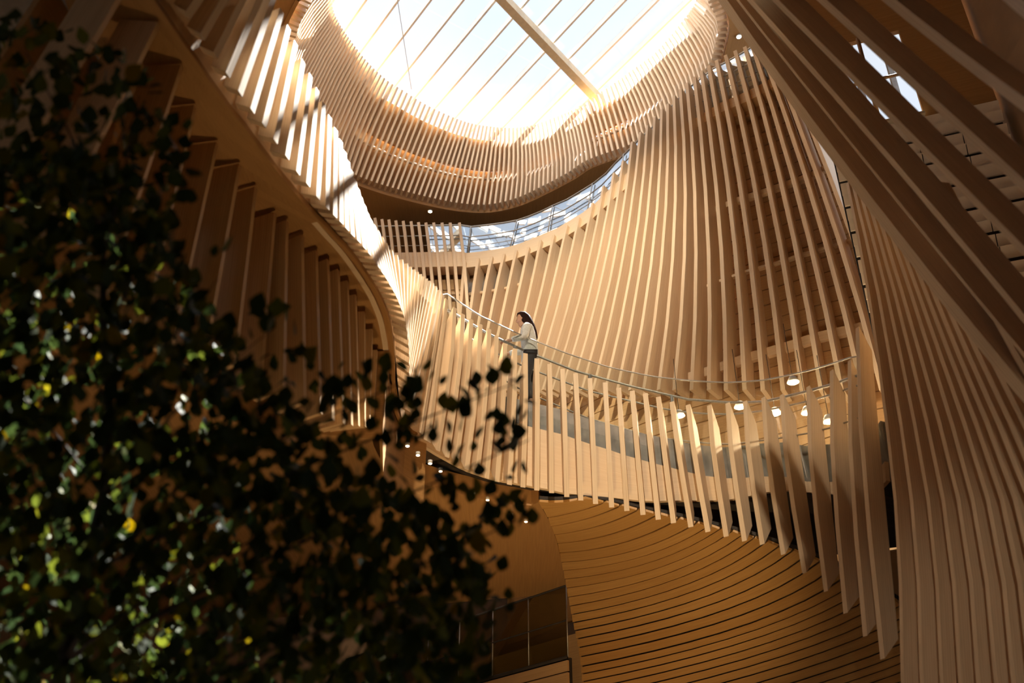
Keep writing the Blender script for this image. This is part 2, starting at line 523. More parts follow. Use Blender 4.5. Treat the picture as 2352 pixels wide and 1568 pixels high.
board('main_beam', [bA - bd * 9.5, bB + bd * 1.2], Vector((0, 0, 1)), 0.26, 0.32, 'cream_steel', ROOF)
circ = [RC + Vector((math.cos(a), math.sin(a), 0)) * (RG + 0.05) for a in [2 * math.pi * k / 72 for k in range(73)]]
tube('rim', circ, 0.16, 'white_paint', ROOF, 8)
c1_, c2_ = atZ(912, -6, 25.9), atZ(945, 205, 25.9)
tube('cable', [c1_ + (c1_ - c2_) * 1.0, c2_], 0.012, 'steel', ROOF, 6)
for a in range(0, 360, 20):
    p = RC + Vector((math.cos(R(a)), math.sin(R(a)), 0)) * RG
    tube('post', [Vector((p.x, p.y, 22.1)), Vector((p.x, p.y, ZG))], 0.05, 'white_paint', ROOF, 6)

# ------------------------------------------------------------------ back gallery wall (tall fanning slats)
Ytop_x = [840, 1080, 1170, 1270, 1350, 1440, 1470, 1562, 1627, 1717, 1760, 1860]
Ytop_y = [23.0, 22.9, 22.6, 21.8, 20.9, 19.5, 19.1, 17.6, 16.9, 16.25, 15.9, 15.2]
EW = []
left_top = [(845, 497), (861, 500), (877, 503), (893, 504), (909, 506), (926, 507), (944, 508), (961, 510), (978, 511), (996, 511), (1015, 511), (1034, 511), (1055, 511)]
for (x, y) in left_top:
    EW.append(((x, y), (x + 11, y + 95), (x + 22, y + 260)))
rt_top = [(1067, 598), (1098, 592), (1129, 588), (1157, 582), (1185, 574), (1213, 567), (1241, 551), (1271, 539), (1301, 517), (1329, 499), (1360, 466), (1385, 427),
          (1409, 397), (1430, 369), (1451, 325), (1470, 303), (1486, 288), (1503, 268), (1519, 250), (1533, 238), (1547, 219), (1562, 204), (1577, 190),
          (1594, 176), (1610, 162), (1627, 150), (1645, 138), (1666, 126), (1688, 116), (1710, 107), (1727, 104), (1745, 104), (1765, 110), (1790, 120)]
rt_mid = [1058, 1082, 1106, 1131, 1158, 1184, 1209, 1235, 1258, 1281, 1305, 1327, 1347, 1367, 1388, 1409, 1434, 1457, 1482, 1508, 1536, 1566, 1597,
          1630, 1663, 1699, 1735, 1776, 1815, 1853, 1893, 1934, 1972, 2012]
rt_bot = [1045, 1062, 1078, 1096, 1116, 1138, 1158, 1180, 1202, 1224, 1246, 1268, 1290, 1312, 1336, 1362, 1390, 1418, 1446, 1478, 1512, 1548, 1588,
          1628, 1667, 1710, 1752, 1798, 1842, 1886, 1932, 1980, 2025, 2075]
for tp, mx, bx_ in zip(rt_top, rt_mid, rt_bot):
    EW.append((tp, (mx, 700), (bx_, 895)))
class Slat: pass
ES = []
for tp, mp_, bt in EW:
    s = Slat()
    yt = interp(Ytop_x, Ytop_y, tp[0])
    s.top = atY(*tp, yt)
    drop = interp([1050, 1560, 1720], [0.2, 0.15, 0.8], tp[0])
    s.mid = atY(*mp_, yt - drop * 0.45)
    s.bot = atY(*bt, yt - drop)
    zz = np.array([s.top.z, s.mid.z, s.bot.z])
    s.cx = np.polyfit(zz, np.array([s.top.x, s.mid.x, s.bot.x]), 2)
    s.cy = np.polyfit(zz, np.array([s.top.y, s.mid.y, s.bot.y]), 2)
    s.at = (lambda z, s=s: Vector((float(np.polyval(s.cx, z)), float(np.polyval(s.cy, z)), z)))
    ES.append(s)
def e_norm(z):
    P = [s.at(z) for s in ES]
    return P, plan_back(P, 1)          # walking +x: left is +y (back)
GAL = empty('gallery_screen', (2, 21, 9), 'tall curved screen of fanning pale timber slats behind the walkway', 'screen')
_, NE = e_norm(16)
for i, s in enumerate(ES):
    zt, zb = s.top.z, max(s.bot.z, 9.6)
    zsn = [zb + (zt - zb) * k / 5 for k in range(6)]
    board('slat', [s.at(z) for z in zsn], NE[i], 0.085, 0.46, 'ash', GAL, 0.05, 0.16)
# planks behind
zrow = 18.35
while zrow > 9.4:
    h = 0.40
    P0 = [s.at(zrow) + n * 0.60 for s, n in zip(ES, NE)]
    P1 = [s.at(zrow - h + 0.025) + n * 0.60 for s, n in zip(ES, NE)]
    for seg in range(0, len(ES) - 1, 6):
        j0, j1 = seg, min(seg + 6, len(ES) - 1)
        sheet('plank', [P0[j0:j1 + 1], P1[j0:j1 + 1]], 'oak', GAL, 0.05, [NE[j0:j1 + 1]] * 2)
    zrow -= h
sheet('backing', [[s.at(min(z_, 18.9)) + n * 0.72 for s, n in zip(ES, NE)] for z_ in (18.6, 17, 15.5, 14, 12.5, 11, 9.3)], 'soffit', GAL, 0.05, [NE] * 7)
# floor band, windows, ledgers
sheet('floor_band', [[s.at(19.0) + n * 0.10 for s, n in zip(ES, NE)][:28], [s.at(18.45) + n * 0.10 for s, n in zip(ES, NE)][:28]], 'fascia', GAL, 0.4, [NE[:28]] * 2)
sheet('floor_edge', [[s.at(19.0) + n * 0.50 for s, n in zip(ES, NE)][27:], [s.at(18.55) + n * 0.50 for s, n in zip(ES, NE)][27:]], 'oak', GAL, 0.2, [NE[27:]] * 2)
sheet('gallery_floor', [[s.at(18.95) + n * 0.2 for s, n in zip(ES, NE)], [s.at(18.95) + n * 1.2 for s, n in zip(ES, NE)]], 'oak', GAL, -0.3, Vector((0, 0, 1)))
for i in range(12, 26):
    a, b = ES[i], ES[i + 1]
    r0 = [a.at(18.3) + NE[i] * 0.44, b.at(18.3) + NE[i + 1] * 0.44]
    r1 = [a.at(17.75) + NE[i] * 0.44, b.at(17.75) + NE[i + 1] * 0.44]
    sheet('window_pane', [r0, r1], 'mirror_glass', GAL, 0.02, [NE[i:i + 2]] * 2)
tube('window_sill', [ES[i].at(17.68) + NE[i] * 0.40 for i in range(10, 28)], 0.05, 'ash', GAL, 6)
for z_, i0, i1, rr in ((16.0, 27, len(ES), 0.075), (11.7, 30, len(ES), 0.10), (19.1, 28, len(ES), 0.06), (14.0, 33, len(ES), 0.03)):
    pts = [ES[i].at(z_) + NE[i] * 0.42 for i in range(i0, i1)]
    board('ledger', pts, Vector((0, 0, 1)), 0.10, rr * 2, 'ash', GAL)
# gallery glass balustrade
gp = [s.at(19.0) + n * 0.30 for s, n in zip(ES, NE)]
gq = [s.at(20.15) + n * 0.30 for s, n in zip(ES, NE)]
for i in range(8, len(ES) - 1, 2):
    j = min(i + 2, len(ES) - 1)
    sheet('glass_panel', [[gp[i], gp[(i + j) // 2], gp[j]], [gq[i], gq[(i + j) // 2], gq[j]]], 'mirror_glass', GAL, 0.012, [NE[i:i + 1] * 3] * 2)
tube('handrail', [g + Vector((0, 0, 0.03)) for g in gq], 0.025, 'steel', GAL, 6)
tube('handrail', [a.lerp(b, 0.62) - n * 0.08 for a, b, n in zip(gp, gq, NE)], 0.018, 'steel', GAL, 6)
tube('handrail', [a.lerp(b, 0.30) - n * 0.08 for a, b, n in zip(gp, gq, NE)], 0.012, 'steel', GAL, 6)
for i in range(10, len(ES), 3):
    tube('baluster', [gp[i] - NE[i] * 0.05, gq[i] - NE[i] * 0.05], 0.018, 'steel', GAL, 6)

# ------------------------------------------------------------------ long walkway ribbon
RB = [(432, 35, 568, -157), (465, 85, 584, -120), (495, 128, 600, -84), (523, 172, 616, -48), (552, 215, 632, -12), (580, 255, 648, 25), (607, 288, 664, 62),
      (633, 325, 680, 98), (660, 362, 697, 140), (685, 398, 714, 172), (708, 425, 730, 205), (731, 455, 744, 237), (752, 478, 758, 267), (770, 497, 772, 296),
      (785, 512, 783, 322), (798, 527, 792, 347), (811, 541, 800, 369), (825, 555, 808, 391), (838, 570, 816, 412), (850, 585, 823, 432), (861, 600, 830, 451),
      (871, 615, 838, 470), (880, 628, 845, 488), (889, 642, 853, 504), (897, 656, 862, 518), (905, 670, 871, 532), (912, 684, 881, 547), (918, 698, 891, 562),
      (923, 712, 902, 576), (928, 727, 914, 588), (932, 743, 926, 599), (935, 760, 937, 608), (937, 778, 946, 616), (939, 797, 954, 622), (940, 817, 962, 628),
      (940, 838, 969, 633), (940, 860, 976, 638), (939, 882, 983, 643), (939, 904, 990, 648), (940, 926, 997, 653), (944, 950, 1004, 660), (954, 977, 1012, 668),
      (969, 997, 1019, 677), (985, 1015, 1027, 687), (1006, 1035, 1045, 706), (1027, 1050, 1064, 721), (1048, 1063, 1083, 733), (1072, 1078, 1104, 744),
      (1096, 1090, 1124, 755), (1118, 1098, 1141, 770), (1142, 1106, 1160, 788), (1170, 1113, 1183, 800), (1201, 1119, 1207, 811), (1233, 1126, 1233, 823),
      (1267, 1132, 1262, 836), (1302, 1141, 1292, 847), (1334, 1149, 1322, 857), (1368, 1157, 1355, 868), (1405, 1165, 1390, 878), (1440, 1173, 1421, 890),
      (1477, 1182, 1452, 897), (1512, 1193, 1482, 903), (1547, 1201, 1512, 911), (1587, 1210, 1543, 922), (1626, 1221, 1580, 929), (1668, 1232, 1629, 930),
      (1710, 1242, 1671, 925), (1751, 1250, 1711, 921), (1799, 1273, 1753, 912), (1848, 1316, 1795, 906), (1897, 1358, 1856, 887), (1942, 1408, 1910, 850),
      (1987, 1461, 1951, 827), (2027, 1513, 1969, 752)]
tx = [985, 1201, 1400, 1600, 1750, 1850, 1950, 2026]
tv = [15.4, 16.0, 15.9, 15.4, 14.6, 13.8, 12.8, 12.1]
B, T = [], []
for (bx, by, ux, uy) in RB:
    if bx < 985 or by < 1000:
        b = atZ(bx, by, zs(8.5))
    else:
        b = atT(bx, by, interp(tx, tv, bx) * K)
    B.append(b)
# a far near-end continuing towards the viewer, out of the frame
for k in range(len(RB)):
    T.append(atY(RB[k][2], RB[k][3], B[k].y + 0.02))
d0, e0 = B[0] - B[1], T[0] - T[1]
NEAR = 9
B = [B[0] + d0 * k for k in range(NEAR, 0, -1)] + B
T = [T[0] + e0 * k for k in range(NEAR, 0, -1)] + T
NW = plan_back(B, 1)
# smooth the normals
for _ in range(2):
    NW = [(NW[max(i - 1, 0)] + NW[i] * 2 + NW[min(i + 1, len(NW) - 1)]).normalized() for i in range(len(NW))]
WALK = empty('curved_walkway', (0.5, 12.5, 7.0), 'long curved timber walkway with slatted front and glass rail', 'walkway')
for i, (b, t) in enumerate(zip(B, T)):
    j = i - NEAR
    left = j < 44
    n = NW[i]
    if left: th, dp = 0.07, 0.17
    else: th, dp = 0.07, 0.23
    ln = (t - b).length
    bow = 0.0 if left else -0.06
    p = [b, b.lerp(t, 0.33) + n * bow * 0.8, b.lerp(t, 0.66) + n * bow, t]
    board('slat', p, n, th, [dp * 0.9, dp, dp, dp * 0.8] if not left else dp, 'ash', WALK, 0.10 if left else 0.24, 0.04 if left else 0.30)
# fascia (fractions of slat height, per index)
fi = [-NEAR, 30, 44, 55, 60, 65, 69, 73]
f_lo = [0.06, 0.06, 0.06, 0.08, 0.16, 0.31, 0.45, 0.50]
f_hi = [0.50, 0.52, 0.45, 0.53, 0.49, 0.47, 0.51, 0.56]
def frow(fr, off, i0=0, i1=None):
    i1 = len(B) if i1 is None else i1
    return [B[i].lerp(T[i], interp(fi, fr, i - NEAR) if isinstance(fr, list) else fr) + NW[i] * off for i in range(i0, i1)]
for seg in range(0, len(B) - 1, 7):
    e = min(seg + 8, len(B))
    if e - seg < 2: continue
    sheet('fascia_panel', [frow(f_hi, 0.25, seg, e), frow(f_lo, 0.25, seg, e)], 'fascia', WALK, 0.06, [NW[seg:e]] * 2)
fl_i = frow(f_hi, 0.34)
fl_o = [p + n * 2.6 for p, n in zip(fl_i, NW)]
dkz = [interp([30, 44, 53, 66, 82], [0.0, 0.28, 0.43, 0.43, 0.53], i) for i in range(len(fl_i))]
sheet('deck', [[p + Vector((0, 0, z_)) for p, z_ in zip(fl_i, dkz)], [p + Vector((0, 0, z_)) for p, z_ in zip(fl_o, dkz)]], 'stone', WALK, -0.25, Vector((0, 0, 1)))
sheet('kerb', [[p + Vector((0, 0, interp([44, 53, 66, 82], [0.30, 0.45, 0.45, 0.55], i))) - n * 0.02 for i, (p, n) in enumerate(zip(fl_i, NW))][44:], [p - n * 0.02 for p, n in zip(fl_i, NW)][44:]], 'stone', WALK, 0.1, [NW[44:]] * 2)
ub = NEAR + 46
sheet('underside', [frow(f_lo, 0.33, ub), [a.lerp(b, 0.5) - Vector((0, 0, 0.15)) for a, b in zip(frow(f_lo, 0.33, ub), fl_o[ub:])], [p - Vector((0, 0, 0.35)) for p in fl_o[ub:]]], 'dark', WALK, 0.05, Vector((0, 0, 1)))  # near-black sheet closes the gap and stands in for its shade
# glass balustrade
gtop_px = [(1016, 669), (1100, 725), (1200, 772), (1300, 812), (1400, 845), (1500, 866), (1600, 877), (1680, 880), (1750, 875), (1830, 860), (1900, 840), (1960, 820)]
gtop = {}
GB, GT = [], []
for i in range(len(B)):
    pb = fl_i[i] - NW[i] * 0.03
    if i - NEAR >= 43:
        px = RB[i - NEAR][2]
        py = interp([a for a, _ in gtop_px], [b for _, b in gtop_px], px)
        pt = atY(px, py, B[i].y + NW[i].y * 0.38)
    else:
        pt = T[i] + NW[i] * 0.36 + Vector((0, 0, 0.02))
    GB.append(pb); GT.append(pt)
for seg in range(0, len(B) - 1, 4):
    e = min(seg + 5, len(B))
    if e - seg < 2: continue
    sheet('glass_panel', [GB[seg:e], GT[seg:e]], 'glass', WALK, 0.014, [NW[seg:e]] * 2)
tube('glass_cap', [p + Vector((0, 0, 0.01)) for p in GT], 0.010, 'steel', WALK, 6)
def rail_px(pts, off, rad, name, i0=43):
    P = []
    for i in range(NEAR + i0, len(B)):
        px = RB[i - NEAR][2]
        py = interp([a for a, _ in pts], [b for _, b in pts], px)
        P.append(atY(px, py, B[i].y + NW[i].y * off))
    tube(name, P, rad, 'steel', WALK, 8)
    return P
HR = rail_px([(1028, 711), (1118, 765), (1207, 806), (1322, 852), (1450, 887), (1580, 917), (1669, 924), (1745, 924), (1835, 904), (1916, 881), (1970, 862)], 0.46, 0.018, 'handrail')
rail_px([(1028, 745), (1118, 800), (1207, 843), (1350, 897), (1529, 940), (1605, 950), (1669, 951), (1733, 947), (1847, 924), (1916, 904), (1970, 885)], 0.50, 0.013, 'handrail')
rail_px([(1028, 800), (1118, 850), (1207, 900), (1350, 960), (1500, 1003), (1613, 1017), (1682, 1020), (1784, 1007), (1860, 994), (1916, 980), (1970, 960)], 0.50, 0.011, 'handrail')
for q in range(2, len(HR), 6):
    i = NEAR + 43 + q
    tube('baluster', [HR[q], Vector((HR[q].x, HR[q].y, fl_i[i].z))], 0.028, 'steel', WALK, 8)

# soffit planks below the left arm of the walkway and the wall line of upright boards behind it
CT = [(309, -60), (365, 55), (418, 153), (449, 245), (499, 330), (551, 380), (588, 432), (632, 490), (660, 508), (695, 541), (727, 577), (754, 597), (778, 620), (799, 646), (818, 678), (838, 717), (856, 757), (867, 805)]
CB = [(20, 420), (110, 560), (240, 690), (330, 760), (395, 800), (470, 830), (540, 840), (600, 880), (653, 900), (701, 925), (738, 950), (766, 965), (790, 972), (809, 976), (825, 978), (839, 980), (849, 980), (858, 978)]
ZSOF = zs(8.5)
LW = empty('upright_board_wall', (-2.6, 7.5, 5.0), 'row of upright brown timber boards under the left soffit', 'wall panelling')
ctop = [atZ(*p, ZSOF) for p in CT]
cbot = [atY(*q, c.y + 0.05) for q, c in zip(CB, ctop)]

cn = plan_back(ctop, 1)
# nearer boards out of frame
for i, (a, b, n) in enumerate(zip(ctop, cbot, cn)):
    dd = (b - a) / (b - a).length
    board('upright_board', [b, a.lerp(b, 0.5), a], n, 0.045, 0.30, 'oak', LW)
cw0 = [a + n * 0.62 for a, n in zip(ctop, cn)]
cw1 = [b + n * 0.62 - Vector((0, 0, 0.1)) for b, n in zip(cbot, cn)]
for i in range(len(cw0) - 1):
    if 3 <= i <= 4: continue
    sheet('wall_panel', [[cw0[i], cw0[i + 1]], [cw1[i], cw1[i + 1]]], 'soffit', LW, 0.05, [cn[i:i + 2]] * 2)
# window between two of the boards: sky seen through slanting bars
for i in (3, 4):
    a0, a1, b0, b1 = cw0[i], cw0[i + 1], cw1[i], cw1[i + 1]
    def g(u, v): return a0.lerp(a1, u).lerp(b0.lerp(b1, u), v)
    sheet('wall_panel', [[g(0, 0), g(1, 0)], [g(0, .36), g(1, .36)]], 'soffit', LW, 0.05, [cn[i:i + 2]] * 2)
    sheet('wall_panel', [[g(0, .86), g(1, .86)], [g(0, 1), g(1, 1)]], 'soffit', LW, 0.05, [cn[i:i + 2]] * 2)
    sheet('window_pane', [[g(0, .36), g(1, .36)], [g(0, .86), g(1, .86)]], 'roof_glass', LW)
    for q, (u0, v0, u1, v1) in enumerate(((0, .42, 1, .50), (0, .50, 1, .62), (0, .66, 1, .58), (0, .70, 1, .82))):
        tube('glazing_bar', [g(u0, v0), g(u1, v1)], 0.02, 'soffit', LW, 6)
# soffit strips
iL = list(range(0, NEAR + 42))
inn = resample([ctop[0] + (ctop[0] - ctop[1]) * 3.0] + ctop + [Vector((ctop[-1].x + 0.1, ctop[-1].y + 1.3, ZSOF))], n=len(iL))
for k in range(0, len(iL) - 1):
    i = iL[k]
    a, b = B[i] + NW[i] * 0.20, B[i + 1] + NW[i + 1] * 0.20
    c, d = inn[k] , inn[k + 1]
    a, b, c, d = [Vector((v.x, v.y, ZSOF + 0.03 + 0.0015 * k)) for v in (a, b, c, d)]
    c2 = c + (c - a).normalized() * 1.2; d2 = d + (d - b).normalized() * 1.2
    e = 0.012
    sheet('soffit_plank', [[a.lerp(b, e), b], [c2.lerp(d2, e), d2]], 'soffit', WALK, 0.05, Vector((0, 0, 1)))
sheet('soffit_edge', [[B[i] + NW[i] * 0.17 + Vector((0, 0, 0.05)) for i in iL], [B[i] + NW[i] * 0.17 + Vector((0, 0, 0.0)) for i in iL]], 'soffit', WALK, 0.03, [[NW[i] for i in iL]] * 2)

inf = [B[i] + NW[i] * 0.2 for i in range(NEAR + 22, NEAR + 44)]
inf = [Vector((p.x, p.y, ZSOF + 0.108)) for p in inf]
sheet('soffit_infill', [inf, [p + Vector((-1.8, 0.1, 0)) for p in inf]], 'soffit', WALK, 0.05, Vector((0, 0, 1)))
ret = [ctop[-1] + Vector((-0.7, 0.0, 0)), ctop[-1] + Vector((-0.1, 0.12, 0))] + [B[i] + NW[i] * 0.24 for i in range(NEAR + 34, NEAR + 45)]
ret = [Vector((p.x, p.y, ZSOF + 0.06)) for p in ret]
sheet('soffit_return', [ret, [Vector((p.x, p.y, 7.0)) for p in ret], [Vector((p.x, p.y, 6.5)) for p in ret]], 'soffit', WALK, 0.06, Vector((-0.6, 0.8, 0)))
# ------------------------------------------------------------------ right slatted flank (walkway front turning towards the viewer)
FLK = empty('slatted_flank', (4.3, 8.5, 2.0), 'close flank of long bowed timber slats right of the walkway', 'screen')
f_low = [2073, 2117, 2163, 2206, 2247, 2288, 2328, 2368, 2408, 2448, 2490, 2535, 2585, 2640]
f_mid = [2058, 2096, 2135, 2170, 2206, 2239, 2275, 2308, 2339, 2371, 2404, 2440, 2480, 2524]
f_700 = [1999, 2022, 2043, 2062, 2080, 2101, 2119, 2137, 2155, 2174, 2194, 2216, 2240, 2268]
f_top = [1946, 1958, 1970, 1982, 1994, 2006, 2018, 2031, 2044, 2058, 2072, 2088, 2105, 2124]
FP = []
for j in range(len(f_low)):
    tl = (11.55 - 0.27 * j) * K
    lo = atT(f_low[j], 1568, tl)
    md = atY(f_mid[j], 1168, lo.y + 0.06)
    m7 = atY(f_700[j], 700, lo.y + 0.16)
    tp = atY(f_top[j], 420, lo.y + 0.26)
    ext = lo + (lo - md) * 0.45
    FP.append([ext, lo, md, m7, tp])
fb = plan_back([p[1] for p in FP], 1)
for j, p in enumerate(FP):
    board('slat', resample(p, n=9), Vector((0.97, 0.22, 0)), 0.06, 0.26, 'ash', FLK, 0.25)
sheet('backing', [[p[k] + Vector((0.97, 0.22, 0)) * 0.24 for p in FP] for k in range(5)], 'oak', FLK, 0.05, Vector((1, 0, 0)))

# ------------------------------------------------------------------ upper right raking boards close to the viewer
RAK = empty('raking_screen', (4.5, 6, 5.0), 'dark raking timber boards crossing the upper right corner', 'screen')
rk = [([(2440, 1015), (2352, 905), (2170, 668), (1982, 436), (1830, 272), (1652, -10), (1600, -95)], 10.0, 14.5, 0.12, 0.30),
      ([(2440, 930), (2352, 815), (2222, 640), (1974, 350), (1880, 245), (1785, 135), (1690, -5), (1630, -95)], 9.7, 14.1, 0.03, 0.30),
      ([(2440, 840), (2352, 733), (2240, 597), (2081, 405), (1900, 198), (1752, 38), (1715, -5), (1640, -95)], 9.3, 13.6, 0.055, 0.30),
      ([(2440, 665), (2352, 577), (2226, 452), (2130, 350), (2048, 268), (1961, 180), (1775, -4), (1690, -90)], 8.6, 12.5, 0.055, 0.30),
      ([(2440, 510), (2352, 427), (2272, 350), (2229, 312), (2096, 192), (2032, 133), (1880, -4), (1790, -90)], 8.0, 11.5, 0.065, 0.30),
      ([(2440, 305), (2352, 237), (2252, 163), (2135, 82), (2040, -4), (1940, -85)], 7.4, 10.5, 0.075, 0.30),
      ([(2440, 95), (2380, 46), (2321, -4), (2220, -90)], 6.9, 8.4, 0.075, 0.30)]
for pts, t0, t1, th, dp in rk:
    L = [0]
    for a, b in zip(pts, pts[1:]): L.append(L[-1] + math.hypot(b[0] - a[0], b[1] - a[1]))
    qx = np.polyfit(L, [p[0] for p in pts], 2); qy = np.polyfit(L, [p[1] for p in pts], 2)
    P = [atT(float(np.polyval(qx, l)), float(np.polyval(qy, l)), (t0 + (t1 - t0) * l / L[-1]) * K * 0.93) for l in [L[-1] * k / 6 for k in range(7)]]
    board('raking_board', P, Vector((0.98, 0.18, 0)), th, dp, 'ash', RAK)

# louvred wall behind them, with a window
WP = Vector((6.8, 12.5, 0)); wdv = Vector((1, -0.35, 0)).normalized(); wn = Vector((-0.35, -1, 0)).normalized()
def wpt(s, z, off=0): return WP + wdv * s + Vector((0, 0, z)) - wn * off
def wsz(px, py):
    p = atPlane(px, py, WP, wn); return (p - WP).dot(wdv), p.z
LOU = empty('louvred_wall', (7.5, 12.2, 5), 'pale louvred wall panels behind the raking boards', 'wall panelling')
wa, wb = wsz(1905, 120), wsz(2105, 255)
zsill = wsz(2040, 283)[1]; ztop = wsz(1950, 88)[1]
sl, sr = wsz(1880, 120)[0], wsz(2120, 245)[0]
s0, s1 = sl - 0.15, 1.45
z = zsill
row = 0
while z > 4.5:
    h = 0.21 if row % 3 else 0.19
    a = [wpt(s0, z - 0.03), wpt(s1, z - 0.03)]; b = [wpt(s0, z - h, 0.08), wpt(s1, z - h, 0.08)]
    for q in range(4):
        u0, u1 = q / 4 + 0.003, (q + 1) / 4 - 0.003
        sheet('louvre', [[a[0].lerp(a[1], u0), a[0].lerp(a[1], u1)], [b[0].lerp(b[1], u0), b[0].lerp(b[1], u1)]], 'panel', LOU, 0.03, -wn)
    z -= h + (0.10 if row % 2 else 0.03); row += 1
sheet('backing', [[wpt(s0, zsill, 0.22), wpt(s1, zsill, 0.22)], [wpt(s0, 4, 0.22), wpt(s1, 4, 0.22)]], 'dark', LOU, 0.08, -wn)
sheet('upper_wall', [[wpt(s0, 22, 0.1), wpt(s1, 22, 0.1)], [wpt(s0, ztop, 0.1), wpt(s1, ztop, 0.1)]], 'soffit', LOU, 0.1, -wn)
for (a_, b_) in ((s0, sl), (sr, s1)):
    sheet('upper_wall', [[wpt(a_, ztop, 0.1), wpt(b_, ztop, 0.1)], [wpt(a_, zsill, 0.1), wpt(b_, zsill, 0.1)]], 'soffit', LOU, 0.1, -wn)
sheet('window_pane', [[wpt(sl, ztop, 0.12), wpt(sr, ztop, 0.12)], [wpt(sl, zsill, 0.12), wpt(sr, zsill, 0.12)]], 'roof_glass', LOU)
sheet('window_sill', [[wpt(sl, zsill, -0.06), wpt(sr, zsill, -0.06)], [wpt(sl, zsill, 0.2), wpt(sr, zsill, 0.2)]], 'cream_steel', LOU, 0.05, Vector((0, 0, 1)))
for q in (0.5,):
    p = wpt(sl + (sr - sl) * q, 0, 0.06)
    tube('mullion', [p + Vector((0, 0, zsill)), p + Vector((0, 0, ztop))], 0.04, 'soffit', LOU, 6)
p0, p1 = wpt(sl, (zsill + ztop) / 2, 0.06), wpt(sr, (zsill + ztop) / 2, 0.06)
tube('transom', [p0, p1], 0.03, 'soffit', LOU, 6)
# bright void behind that window (open to the sky through the outer wall)

# ------------------------------------------------------------------ lower storey: flat soffit, ribbed canopy, glass wall
ZLOW = 7.12
LP = [(1237, 1152), (1262, 1197), (1278, 1240), (1290, 1290), (1300, 1345)]
Lz = [atZ(*p, ZLOW) for p in LP]
YG = Lz[-1].y + 0.1
wf = [B[i] + NW[i] * 0.45 for i in range(NEAR + 33, NEAR + 54)]
front = [Vector((p.x, p.y, ZLOW)) for p in wf]
front = [p for p in front if p.x < Lz[0].x - 0.05]
poly = [Vector((-9, front[0].y - 2.5, ZLOW)), Vector((front[0].x - 1.0, front[0].y - 2.0, ZLOW))] + front + Lz + [Vector((Lz[-1].x, YG + 0.3, ZLOW)), Vector((-9, YG + 3, ZLOW))]
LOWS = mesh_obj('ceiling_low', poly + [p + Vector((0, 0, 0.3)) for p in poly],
                [tuple(range(len(poly)))] + [tuple(range(2 * len(poly) - 1, len(poly) - 1, -1))] +
                [(i, i + len(poly), (i + 1) % len(poly) + len(poly), (i + 1) % len(poly)) for i in range(len(poly))], 'soffit', None,
                [[(p.x, p.y) for p in poly]] + [[(p.x, p.y) for p in reversed(poly)]] + [[(0, 0), (0, .3), (1, .3), (1, 0)]] * len(poly))
LOWS.name = 'ceiling_lower'
tag(LOWS, 'smooth brown soffit under the walkway with small downlights', None, None, 'structure')

CAN = empty('ribbed_canopy', (2.5, 13, 4.5), 'flowing ochre timber canopy of curved ribs under the walkway', 'canopy')
def lastL(px, py): return atY(px, py, YG)
Lc = [Lz[0], Lz[1], Lz[3], lastL(1313, 1410), lastL(1335, 1530), lastL(1342, 1700), lastL(1350, 1950)]
Mpx = [(1295, 1153), (1338, 1180), (1450, 1265), (1560, 1347), (1690, 1442), (1800, 1585), (1900, 1800)]
Rpx = [(1345, 1142, 16.2), (1405, 1156, 16.2), (1600, 1200, 15.9), (1760, 1243, 15.3), (1950, 1318, 14.6), (2150, 1455, 14.2), (2300, 1700, 14)]
Rc = [atT(a, b, t * K) for a, b, t in Rpx]
Mc = []
for l, m, r_ in zip(Lc, Mpx, Rc):
    tl = (l - CAM).length / ray(*m).length; tr = (r_ - CAM).length / ray(*m).length
    Mc.append(atT(*m, 0.5 * tl + 0.5 * tr))
def rib_pt(v, u):
    a, b, c = catmull(Lc, v), catmull(Mc, v), catmull(Rc, v)
    return a * ((1 - u) * (1 - 2 * u)) + b * (4 * u * (1 - u)) + c * (u * (2 * u - 1))
vlist = []
vv = 0.0
# rib pitch follows the left edge
Lf = [catmull(Lc, k / 20) for k in range(121)]
Ld = [0]
for a, b in zip(Lf, Lf[1:]): Ld.append(Ld[-1] + (b - a).length)
NR = 46
us = [k / 9 for k in range(10)]
vk = [k / 20 for k in range(121)]
# equal pixel pitch along the left edge: interpolate on y pixel
Lpy = [1152, 1197, 1290, 1410, 1530, 1700, 1950]
def v_of_py(y): return interp(Lpy, [0, 1, 2, 3, 4, 5, 6], y)
ys = [1152 + 20 * k for k in range(40)]
for k in range(len(ys) - 1):
    v0, v1 = v_of_py(ys[k]), v_of_py(ys[k + 1])
    r0 = [rib_pt(v0, u) for u in us]; r1 = [rib_pt(v0 + (v1 - v0) * 0.84, u) for u in us]
    nrm = []
    for j in range(len(us)):
        tu = (r0[min(j + 1, 9)] - r0[max(j - 1, 0)]); tvv = r1[j] - r0[j]
        n = tu.cross(tvv).normalized()
        if n.dot(r0[j] - CAM) < 0: n = -n
        nrm.append(n)
    tilt = [p - n * 0.015 for p, n in zip(r1, nrm)]
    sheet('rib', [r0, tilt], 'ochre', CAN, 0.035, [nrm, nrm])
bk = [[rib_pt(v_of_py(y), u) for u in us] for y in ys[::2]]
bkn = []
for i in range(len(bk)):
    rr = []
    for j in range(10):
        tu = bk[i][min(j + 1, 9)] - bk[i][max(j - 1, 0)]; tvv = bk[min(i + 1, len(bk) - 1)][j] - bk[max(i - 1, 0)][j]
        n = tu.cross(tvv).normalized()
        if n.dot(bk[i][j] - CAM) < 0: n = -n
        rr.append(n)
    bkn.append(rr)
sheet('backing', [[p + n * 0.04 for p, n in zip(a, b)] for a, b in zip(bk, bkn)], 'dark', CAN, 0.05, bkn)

GW = empty('glass_partition', (-1.5, YG, 5.4), 'olive tinted glass partition under the low brown soffit', 'partition')
xL = -5.0
xR = atY(1335, 1500, YG).x
zb_ = atY(1335, 1497, YG).z
